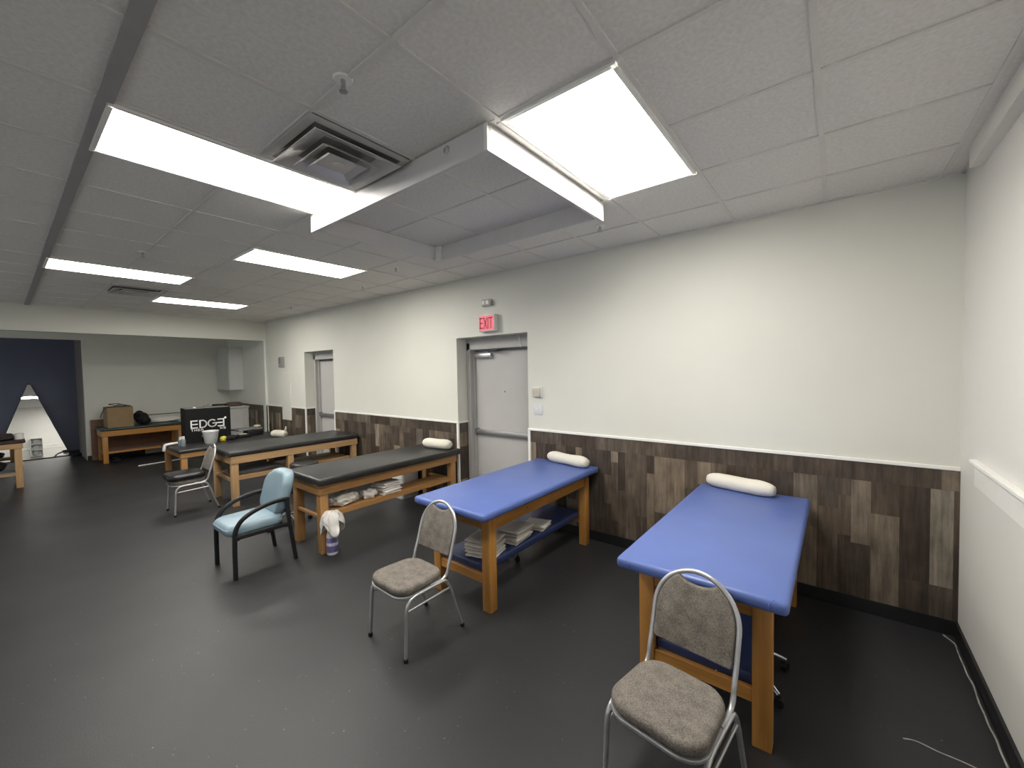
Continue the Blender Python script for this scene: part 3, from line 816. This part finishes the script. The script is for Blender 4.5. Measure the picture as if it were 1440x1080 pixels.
# ------------------------------------------------------------------ rolling stools
def stool(label, x, y, rot, h, r=.185, br=.26):
    t = thing('rolling_stool', label, 'stool', (x, y, 0), rot, 'rolling stools')
    bm = new(); lathe(bm, [(.01, h-.075), (r-.02, h-.075), (r-.004, h-.062), (r, h-.035), (r-.008, h-.012), (r-.03, h-.003), (.01, h)], 32); link('seat', bm, M['vinyl_black'], t, ang=60)
    bm = new(); lathe(bm, [(r-.03, h-.088), (r-.006, h-.088), (r-.004, h-.0755), (r-.03, h-.0752)], 32); link('seat_ring', bm, M['chrome'], t)
    bm = new(); lathe(bm, [(.028, .085), (.028, max(.11, h*.5)), (.018, max(.112, h*.5+.002)), (.018, h-.089), (.03, h-.0885)], 16); link('column', bm, M['chrome'], t)
    for k in range(5):
        a = R(72*k); c, s = math.cos(a), math.sin(a)
        bm = new(); tube(bm, smooth_path([(.028*c, .028*s, .112), (.11*c, .11*s, .122), (.2*c, .2*s, .102), (br*c, br*s, .062)], 4), .013, 8); lg = link('leg', bm, M['chrome'], t, ang=80)
        bm = new()
        b = bmesh.new(); bmesh.ops.create_cone(b, cap_ends=True, segments=18, radius1=.025, radius2=.025, depth=.03)
        b.transform(Matrix.Translation((br*c, br*s, .0252)) @ Matrix.Rotation(a+R(35), 4, 'Z') @ Matrix.Rotation(R(90), 4, 'X')); merge(bm, b)
        lathe(bm, [(.009, .040), (.012, .048), (.009, .066)], 10, br*c, br*s)
        link('caster', bm, M['black'], lg)
    return t
stool('round black stool standing between the two black tables', -6.22, 2.80, 20, .50, .195)
stool('stool half hidden behind the light blue armchair', -5.20, 2.11, 4, .48, .17)
stool('low stool with chrome legs under the nearest blue table', -.46, 2.68, 36, .195, .15, .285)
stool('low black stool under the blue table with towels', -2.615, 2.985, 2, .195, .15, .26)

# ------------------------------------------------------------------ towels
def towel_mesh(w, d, h, seed):
    rnd = random.Random(seed); bm = new(); n_, m_ = 14, 10; grid = {}
    def surf(i, j, top):
        u = -1+2*i/n_; v = -1+2*j/m_
        e = (max(0, 1-abs(u)**8)*max(0, 1-abs(v)**8))**.35
        e = e**.5; z = h/2+(1 if top else -1)*h/2*max(.45, e)
        q = Vector((u*w*4+seed, v*d*4, seed*.37)); z += .0028*noise.noise(q*2.2)*(1 if top else .6)
        sx = 1+.05*noise.noise(Vector((v*3, seed, 1))); sy = 1+.05*noise.noise(Vector((u*3, seed, 5)))
        return bm.verts.new((u*w/2*sx, v*d/2*sy, max(0.0, z)))
    T = [[surf(i, j, True) for j in range(m_+1)] for i in range(n_+1)]
    B = [[surf(i, j, False) for j in range(m_+1)] for i in range(n_+1)]
    for i in range(n_):
        for j in range(m_):
            bm.faces.new((T[i][j], T[i+1][j], T[i+1][j+1], T[i][j+1])); bm.faces.new((B[i][j], B[i][j+1], B[i+1][j+1], B[i+1][j]))
    ed = [(i, 0) for i in range(n_)]+[(n_, j) for j in range(m_)]+[(i, m_) for i in range(n_, 0, -1)]+[(0, j) for j in range(m_, 0, -1)]
    for k in range(len(ed)):
        (a, b), (c, d_) = ed[k], ed[(k+1) % len(ed)]
        bm.faces.new((T[a][b], B[a][b], B[c][d_], T[c][d_]))
    return bm
ORD = {1: ['only'], 2: ['bottom', 'top'], 3: ['bottom', 'middle', 'top'], 4: ['bottom', 'second from bottom', 'second from top', 'top'],
       5: ['bottom', 'second from bottom', 'middle', 'second from top', 'top']}
def pile(x, y, z, n_, w, d, h, rot, where, group, seed, mat='towel'):
    rnd = random.Random(seed)
    for k in range(n_):
        lab = ('folded grey towel, %s of %s' % (ORD[n_][k], where)) if n_ > 1 else 'folded grey towel, '+where
        o = link('folded_towel', towel_mesh(w, d, h, seed+k), M[mat], None,
                 (x+rnd.uniform(-.012, .012), y+rnd.uniform(-.012, .012), z+k*(h+.0022)), rot+rnd.uniform(-4, 4), ang=60)
        tag(o, lab, 'towel', group)
G1 = 'grey towels on the blue shelf'
pile(-2.215, 2.405, .3328, 5, .25, .23, .026, 12, 'the pile behind the blue table leg', G1, 11)
pile(-2.215, 2.765, .3328, 4, .25, .26, .029, 8, 'the middle pile on the blue shelf', G1, 31)
pile(-2.200, 3.100, .3328, 2, .22, .20, .026, 14, 'the small pile farthest along the blue shelf', G1, 51)
G2 = 'white towels on the wooden shelf'
pile(-4.145, 2.80, .4005, 5, .22, .25, .025, 6, 'the neat stack on the wooden shelf', G2, 71, 'towel_w')
for k, (xx, yy, rz, s1, s2, s3, lab) in enumerate(((-4.165, 2.275, 92, .31, .24, .125, 'crumpled grey towel heap nearer the camera on the wooden shelf'), (-4.13, 2.556, 80, .18, .15, .10, 'loosely rolled white towel next to the neat stack on the wooden shelf'))):
    bm = new(); blob(bm, s1, s2, s3, 3+k*5, .30, 2.6, 2.4)
    tag(link('crumpled_towel', bm, M['towel_w' if k else 'towel'], None, (xx, yy, .4005), rz, ang=70), lab, 'towel', G2)

# spray bottle and the cloth thrown over it
t = thing('spray_bottle', 'white spray bottle with a purple label on the floor by the black table leg', 'bottle', (-3.948, 2.025, 0))
bm = new(); lathe(bm, [(.046, 0), (.053, .006), (.054, .03), (.054, .185), (.048, .215), (.026, .265), (.020, .285), (.020, .31)], 24); bt = link('bottle_body', bm, M['white_plastic'], t, ang=50)
bm = new(); lathe(bm, [(.0542, .03), (.0548, .031), (.0548, .175), (.0542, .176)], 24); link('bottle_label', bm, M['purple'], bt)
bm = new(); lathe(bm, [(.0549, .095), (.0553, .096), (.0553, .125), (.0549, .126)], 24); link('label_band', bm, plain('label_pale', (.55, .52, .66), .4, var=.25, nscale=60), bt)
bm = new(); lathe(bm, [(.022, .31), (.023, .345), (.015, .35)], 14); box(bm, -.04, .05, -.014, .014, .345, .385, .008, 2); link('spray_head', bm, M['white_plastic'], t)
def drape(bm, drops, r0, seed, n_=60, m_=14):
    rings = []
    for i in range(m_+1):
        u = i/m_; ring = []
        for k in range(n_):
            a = 2*math.pi*k/n_
            lobe = .5+.5*math.cos(3*a+1.1); D = drops*(.55+.75*lobe)*(1+.25*noise.noise(Vector((math.cos(a)*2, math.sin(a)*2, seed))))
            rr = r0*(min(1, u*2.2))*(1+.28*math.sin(5*a+2*u)*u)+.05*u*lobe
            z = -D*max(0, u-.25)**1.1*1.25+.020*noise.noise(Vector((math.cos(a)*3, math.sin(a)*3, u*4+seed)))
            rr *= 1+.22*u*noise.noise(Vector((math.cos(a)*4, math.sin(a)*4, u*5+seed)))
            ring.append(bm.verts.new((rr*math.cos(a), rr*math.sin(a), z)))
        rings.append(ring)
    for A, B in zip(rings, rings[1:]):
        for k in range(n_): bm.faces.new((A[k], A[(k+1) % n_], B[(k+1) % n_], B[k]))
    bmesh.ops.remove_doubles(bm, verts=bm.verts, dist=.0004)
bm = new(); drape(bm, .19, .075, 4)
for v in bm.verts: v.co.x = max(v.co.x, -.055)
o = link('cleaning_cloth', bm, M['white_cloth'], None, (-3.948, 2.025, .425), 0, ang=80)
md = o.modifiers.new('thick', 'SOLIDIFY'); md.thickness = .004; md.offset = 1
tag(o, 'white cloth draped over the spray bottle', 'cloth')

# white bin behind the black table
t = thing('storage_bin', 'white plastic bin on the floor by the wall behind the black table', 'bin', (-5.02, 3.66, 0))
bm = new(); o = [(a, b) for a, b in rrect(.42, .30, .04, 5)]; prism(bm, o, 0, .56, .006, 2, 'z'); link('bin_body', bm, M['white_plastic'], t)
bm = new(); o = [(a, b) for a, b in rrect(.44, .32, .045, 5)]; prism(bm, o, .5605, .59, .006, 2, 'z'); link('bin_lid', bm, M['white_lam'], t)

# things on the shelf of the pale wood table
bm = new(); blob(bm, .48, .62, .05, 5, .10, 2, 5)
tag(link('folded_mat', bm, M['grey_mat'], None, (-6.86, 2.35, .3955), 0, ang=60), 'dark grey folded mat on the shelf of the pale wood table', 'mat')
bm = new(); box(bm, -.13, .13, -.17, .17, 0, .012, .002)
tag(link('paper_stack', bm, M['paper'], None, (-6.72, 2.98, .3955), 4), 'pale sheaf of paper on the shelf of the pale wood table', 'paper')

# ------------------------------------------------------------------ things on the low mat table
t = thing('printed_carton', 'big black carton printed EDGE standing on the low mat table', 'box', (-9.70, 2.19, .52), 85.5)
# local x runs along the printed face, -y is the printed face
cw, cd, ch = .725, .50, .655
bm = new(); box(bm, 0, cw, 0, cd, 0, ch, .004); ct = link('carton_body', bm, plain('carton_black', (.006, .006, .0065), .65, var=.1, spec=.25), t)
bm = new(); box(bm, .01, cw-.01, .01, cd/2-.002, ch+.0005, ch+.004); link('carton_flap', bm, M['grey_plastic'], t)
bm = new(); box(bm, .01, cw-.01, cd/2+.002, cd-.01, ch+.0005, ch+.004); link('carton_flap', bm, M['grey_plastic'], t)
bm = new()
def arc(cx, cz, rx, rz, a0, a1, n_=14): return [(cx+rx*math.cos(R(a0+(a1-a0)*k/n_)), cz+rz*math.sin(R(a0+(a1-a0)*k/n_))) for k in range(n_+1)]
zb, hh, sw = .285, .135, .022
for zz in (0, .5, 1): strokes(bm, [(.085, zb+hh*zz), (.175, zb+hh*zz)], sw, -.0035, -.0006)
strokes(bm, [(.085, zb), (.085, zb+hh)], sw, -.0035, -.0006)
strokes(bm, [(.222, zb), (.222, zb+hh)], sw, -.0035, -.0006)
strokes(bm, [(.222, zb+hh)]+arc(.262, zb+hh/2, .062, hh/2, 90, -90)+[(.222, zb)], sw, -.0035, -.0006)
strokes(bm, arc(.418, zb+hh/2, .066, hh/2, 55, 360, 22)+[(.43, zb+hh/2), (.575, zb+hh/2)], sw, -.0035, -.0006)
for zz in (0, 1): strokes(bm, [(.515, zb+hh*zz), (.605, zb+hh*zz)], sw, -.0035, -.0006)
strokes(bm, [(.605, zb), (.605, zb+hh)], sw, -.0035, -.0006)
strokes(bm, [(.632, zb+hh+.022), (.6345, zb+hh+.0245)], .034, -.0035, -.0006)
word(bm, 'THER', .082, zb-.062, .036, .0075, .052, .038, -.0035, -.0006)
word(bm, 'NS', .545, zb-.062, .036, .0075, .056, .038, -.0035, -.0006)
link('printed_lettering', bm, M['ink_white'], ct, smooth=False)
bm = new(); box(bm, -.03, .03, -.02, .02, 0, .022, .004)
tag(link('white_block', bm, M['paper'], None, (-9.80, 2.36, .52+ch+.0045)), 'tiny white block lying on top of the black carton', 'block')

t = thing('bucket', 'white plastic bucket in front of the black carton', 'bucket', (-9.36, 2.49, .52))
bm = new(); lathe(bm, [(.092, 0), (.096, .004), (.125, .215), (.133, .217), (.133, .238), (.128, .24), (.122, .236), (.092, .012), (.004, .010)], 30); link('bucket_body', bm, plain('bucket_white', (.62, .62, .61), .35, var=.03), t, ang=50)
bm = new(); tube(bm, smooth_path([(-.134, 0, .222), (-.10, -.09, .165), (0, -.135, .14), (.10, -.09, .165), (.134, 0, .222)], 5), .003, 6); link('bail_handle', bm, M['steel'], t)
for bx, by, hh_, lab in ((-9.33, 2.06, .185, 'grey squeeze bottle with a white cap, front one on the mat table edge'), (-9.50, 2.06, .16, 'grey bottle with a white cap, behind the front bottle on the mat table')):
    t = thing('squeeze_bottle', lab, 'bottle', (bx, by, .52), 0, 'bottles on the low mat table')
    bm = new(); lathe(bm, [(.034, 0), (.040, .004), (.040, hh_*.62), (.034, hh_*.72), (.022, hh_*.75)], 20); link('bottle_body', bm, M['grey_bottle'], t, ang=50)
    bm = new(); lathe(bm, [(.026, hh_*.752), (.027, hh_), (.02, hh_+.004)], 16); link('bottle_cap', bm, M['white_plastic'], t)
# white cloth over the table corner
bm = new(); n_ = 24; sec = []
path = smooth_path([(-9.72, 2.12, .548), (-9.70, 2.02, .550), (-9.68, 1.94, .550), (-9.66, 1.862, .530), (-9.65, 1.848, .43)], 6)
rad = [.016+.022*math.sin(math.pi*min(1, .15+k/(len(path)-1)*.85)) for k in range(len(path))]
tube(bm, [p-Vector((-9.70, 1.98, .52)) for p in path], rad, 12, rx=.024)
for v in bm.verts: v.co += Vector((0, 0, .006*noise.noise(v.co*25)))
tag(link('white_rag', bm, M['white_cloth'], None, (-9.70, 1.98, .523), ang=80), 'white rag hanging over the corner of the low mat table', 'cloth')
bm = new(); blob(bm, .09, .10, .10, 4, .3, 2, 2.2)
tag(link('yellow_strap', bm, M['yellow'], None, (-9.40, 2.70, .52), ang=70), 'yellow strap bundle right of the white bucket', 'strap')
bm = new(); blob(bm, .22, .12, .09, 8, .3, 2, 2.2)
tag(link('black_pouch', bm, M['black_cloth'], None, (-9.47, 2.86, .52), 90, ang=70), 'small black pouch right of the yellow strap', 'pouch')
for (xx, yy, zz, w_, d_, h_, lab, tp) in ((-9.62, 3.12, .52, .17, .20, .065, 'low black case with a cream top beside the black carton', 1), (-9.90, 3.40, .52, .26, .30, .10, 'long black case at the back of the low mat table', 0)):
    t = thing('equipment_case', lab, 'case', (xx, yy, zz), 0, 'black cases on the low mat table')
    bm = new(); box(bm, -w_/2, w_/2, -d_/2, d_/2, 0, h_, .012, 3); link('case_body', bm, M['black'], t)
    bm = new(); box(bm, -w_/2+.03, w_/2-.05, -d_/2+.03, d_/2-.04, h_+.0003, h_+.008, .003); link('case_top', bm, M['cream' if tp else 'grey_plastic'], t)
t = thing('folded_brace', 'dark brace with a grey flat top behind the black cases', 'brace', (-9.95, 3.30, .6285), 10)
bm = new(); box(bm, -.18, .16, -.24, .24, .0, .035, .012, 3); link('brace_board', bm, M['grey_mat'], t)
bm = new(); blob(bm, .16, .12, .05, 3, .2, 2, 2.5); bm.transform(Matrix.Translation((.02, .20, .036))); link('brace_pad', bm, M['cream'], t)

# ------------------------------------------------------------------ alcove
t = thing('wall_cabinet', 'white wall cabinet high in the alcove corner', 'cabinet', (-12.22, WY-.001, 1.44))
bm = new(); box(bm, -.42, .43, -.30, 0, 0, 1.06, .004); link('cabinet_body', bm, plain('cab_white', (.66, .66, .64), .4, var=.02), t)
for k, (a, b) in enumerate(((-.415, .003), (.008, .425))):
    bm = new(); box(bm, a, b, -.322, -.3005, .005, 1.055, .004); dd = link('cabinet_door', bm, plain('cab_door', (.50, .50, .47), .4, var=.02), t)
    bm = new(); lathe(bm, [(.006, 0), (.012, .012), (.012, .018), (.004, .022)], 12); bm.transform(Matrix.Translation((b-.05 if k == 0 else a+.05, -.322, .12)) @ Matrix.Rotation(R(90), 4, 'X')); link('knob', bm, M['steel'], dd)

t = thing('counter_unit', 'white counter unit behind the black carton in the alcove corner', 'counter', (-12.08, 3.56, 0)); t.scale = (1, 1, 1.03)
bm = new(); box(bm, -.62, .62, -.29, .295, .08, .98, .004); box(bm, -.58, .58, -.24, .29, 0, .08); cb = link('counter_body', bm, M['white_lam'], t)
bm = new(); box(bm, .6202, .634, -.27, .27, .10, .15); box(bm, .6202, .634, -.27, .27, .84, .96); box(bm, .6202, .634, -.27, -.22, .15, .84); box(bm, .6202, .634, .17, .27, .15, .84); link('end_panel', bm, M['white_lam'], cb)
bm = new(); box(bm, -.66, .66, -.31, .30, .9802, 1.02, .006, 2); link('counter_top', bm, M['white_lam'], t)
for xa in (-.40, .0, .40):
    bm = new(); box(bm, xa-.19, xa+.19, -.309, -.2905, .12, .96, .003); link('counter_door', bm, M['white_lam'], t)
bm = new(); box(bm, -.20, .20, -.15, .15, 0, .04, .006)
tag(link('black_folder', bm, M['black'], None, (-12.07, 3.48, 1.0511), 8), 'black folder lying on the white counter', 'folder')
bm = new(); box(bm, -.16, .16, -.12, .12, 0, .03, .004)
tag(link('paper_pile', bm, M['paper'], None, (-12.50, 3.42, 1.0511), -5), 'pile of paper at the left end of the white counter', 'paper')
bm = new(); blob(bm, .26, .30, .10, 6, .15, 2, 4)
tag(link('brown_bag', bm, M['brown'], None, (-11.62, 3.60, 1.0511), 0, ang=70), 'brown bag at the right end of the white counter', 'bag')

# on the green table
t = thing('cardboard_box', 'brown cardboard box on the green topped table', 'box', (-12.27, 1.60, .7355), 1)
bm = new(); box(bm, -.24, .24, -.20, .21, 0, .43, .003); cb = link('box_body', bm, M['card'], t)
bm = new(); box(bm, -.235, .235, -.002, .002, .4302, .433); link('tape_seam', bm, M['card_edge'], cb)
bm = new(); box(bm, -.238, .238, -.195, -.004, .4303, .4345, .001); link('box_flap', bm, M['card_edge'], t)
bm = new(); box(bm, -.238, .238, .006, .205, .4303, .4345, .001); link('box_flap', bm, M['card_edge'], t)
bm = new(); tube(bm, smooth_path([(-12.04, 1.30, .96), (-12.05, 1.33, 1.07), (-12.08, 1.40, 1.175), (-12.14, 1.52, 1.183), (-12.18, 1.62, 1.222), (-12.2, 1.72, 1.182), (-12.15, 1.55, 1.205), (-12.1, 1.44, 1.240), (-12.12, 1.58, 1.242), (-12.18, 1.70, 1.205), (-12.2, 1.80, 1.181)], 6), .007, 7)
for v in bm.verts: v.co -= Vector((-12.15, 1.55, 1.175))
tag(link('cable_loop', bm, M['black'], None, (-12.15, 1.55, 1.175), ang=80), 'dark cable looped over the cardboard box', 'cable')
bm = new(); blob(bm, .42, .26, .29, 2, .22, 1.8, 2.2)
for v in bm.verts: v.co.y += (.29-v.co.z)*.22-.03
tag(link('black_bag', bm, M['black_cloth'], None, (-12.33, 1.995, .7355), ang=70), 'slumped black bag right of the cardboard box', 'bag')
t = thing('white_board_panel', 'white panel with a brown top edge leaning behind the green table', 'panel', (-12.745, 2.47, 0))
bm = new(); box(bm, -.02, .012, -.37, .38, 0, .90, .003); link('panel_board', bm, M['white_lam'], t)
bm = new(); box(bm, -.021, .014, -.37, .38, .9002, .918, .003); link('panel_edge', bm, M['brown'], t)
bm = new(); blob(bm, .26, .56, .13, 9, .10, 1.8, 3)
tag(link('white_pillow', bm, M['white_cloth'], None, (-12.50, 2.42, .7355), ang=70), 'white pillow lying at the right end of the green topped table', 'pillow')
bm = new(); box(bm, -.018, .018, -.115, .115, 0, .885, .004)
tag(link('brown_board', bm, M['ply'], None, (-12.745, 1.335, 0), smooth=False), 'upright brown board against the wall behind the left end of the green table', 'board')
t = thing('floor_cable', 'coiled dark cable on the floor at the green table leg', 'cable', (-11.86, 1.50, 0))
bm = new(); tube(bm, [(.055*math.cos(.5*k), .055*math.sin(.5*k), .03+.004*k) for k in range(26)], .012, 7); link('cable_coil', bm, M['black'], t, ang=80)
bm = new(); tube(bm, [(-11.035+11.06, 1.70-2.2, .012), (-11.10+11.06, 2.20-2.2, .012), (-11.22+11.06, 2.9-2.2, .012)], .012, 10)
tag(link('white_rod', bm, M['white_plastic'], None, (-11.06, 2.2, 0), ang=60), 'white plastic rod lying on the black floor', 'rod')

# mirror leaning on the blue wall
TH = R(4.9)
t = thing('triangular_mirror', 'tall triangular mirror leaning against the dark blue wall', 'mirror', (-14.02, .425, .004))
def tri(bm, hw, h, x0, x1, zb=0):
    v = [(-hw, zb), (hw, zb), (.022, h), (-.022, h)]
    a = [bm.verts.new((x0, p, q)) for p, q in v]; b = [bm.verts.new((x1, p, q)) for p, q in v]
    bm.faces.new(a); bm.faces.new(b[::-1])
    for k in range(4): bm.faces.new((a[k], b[k], b[(k+1) % 4], a[(k+1) % 4]))
    bm.transform(Matrix.Rotation(-TH, 4, 'Y')); return bm
bm = new(); tri(bm, .56, 1.68, -.006, 0, .012); link('mirror_glass', bm, M['mirror'], t, smooth=False)
bm = new(); tri(bm, .572, 1.70, -.018, -.0065); link('mirror_backing', bm, M['black'], t, smooth=False)
bm = new(); blob(bm, .13, .20, .06, 7, .2, 2, 2.6)
tag(link('black_bundle', bm, M['black_cloth'], None, (-13.86, 1.07, 0), ang=70), 'small black bundle at the right foot of the mirror', 'bundle')

# shelf of rolled mats on the right wall (seen only in the mirror)
t = thing('mat_rack', 'white wall rack of three grey rolls, seen in the mirror', 'rack', (WX-.002, .98, .78))
bm = new()
for z in (0, .26, .52, .78): box(bm, -.26, 0, -.17, .17, z, z+.018)
box(bm, -.26, 0, -.188, -.17, 0, .798); box(bm, -.26, 0, .17, .188, 0, .798); link('rack_case', bm, M['white_lam'], t)
for k in range(3):
    bm = new(); b = bmesh.new(); bmesh.ops.create_cone(b, cap_ends=True, segments=24, radius1=.10, radius2=.10, depth=.24)
    b.transform(Matrix.Translation((-.13, 0, .1185+.26*k)) @ Matrix.Rotation(R(90), 4, 'Y')); merge(bm, b)
    o = link('rolled_mat', bm, M['grey_mat'], None, (WX-.016, .98, .78))
    tag(o, 'dark grey rolled mat on the %s shelf of the white rack seen in the mirror' % ('bottom', 'middle', 'top')[k], 'mat', 'rolled mats in the wall rack')

# on the left table
for (xx, yy, zz, a, b, c, s, m_, lab) in ((-10.93, -.13, .791, .55, .50, .10, 2, 'maroon_cloth', 'dark folded blanket on the table at the left edge'),):
    bm = new(); blob(bm, a, b, c, s, .12, 2, 4); tag(link('dark_blanket', bm, M[m_], None, (xx, yy, zz), ang=70), lab, 'blanket')
bm = new(); lathe(bm, [(.03, 0), (.055, .004), (.056, .10), (.03, .105)], 20); lathe(bm, [(.029, .106), (.029, .108)], 20)
tag(link('towel_roll', bm, M['white_cloth'], None, (-10.80, .185, .7905), ang=50), 'white paper roll at the corner of the table at the left edge', 'roll')
bm = new(); blob(bm, .40, .50, .17, 5, .2, 2, 2.6); tag(link('black_duffel', bm, M['black_cloth'], None, (-10.95, -.22, .2705), ang=70), 'black bag on the lower shelf of the left edge table', 'bag')

# ------------------------------------------------------------------ camera, light, world
cam = bpy.data.cameras.new('camera'); cam.sensor_width = 36; cam.lens = 36*574.5637/1440; cam.clip_start = .02
co = bpy.data.objects.new('camera', cam); col.objects.link(co)
Rm = ((.7828066, .62201929, -.01748806), (.00673006, -.03656526, -.9993086), (-.62222868, .78214768, -.03280975))
mw = Matrix.Identity(4)
for i in range(3):
    mw[i][0] = Rm[0][i]; mw[i][1] = -Rm[1][i]; mw[i][2] = -Rm[2][i]
mw[2][3] = 1.805
co.matrix_world = mw
sc.camera = co
w = bpy.data.worlds.new('world'); sc.world = w; w.use_nodes = True
w.node_tree.nodes['Background'].inputs[0].default_value = (.93, .97, 1.0, 1)
w.node_tree.nodes['Background'].inputs[1].default_value = .27
vs = sc.view_settings; vs.view_transform = 'Standard'; vs.look = 'None'; vs.gamma = 1; vs.exposure = 1.84; vs.use_curve_mapping = False
sc.cycles.max_bounces = 10; sc.cycles.diffuse_bounces = 6; sc.cycles.use_denoising = True
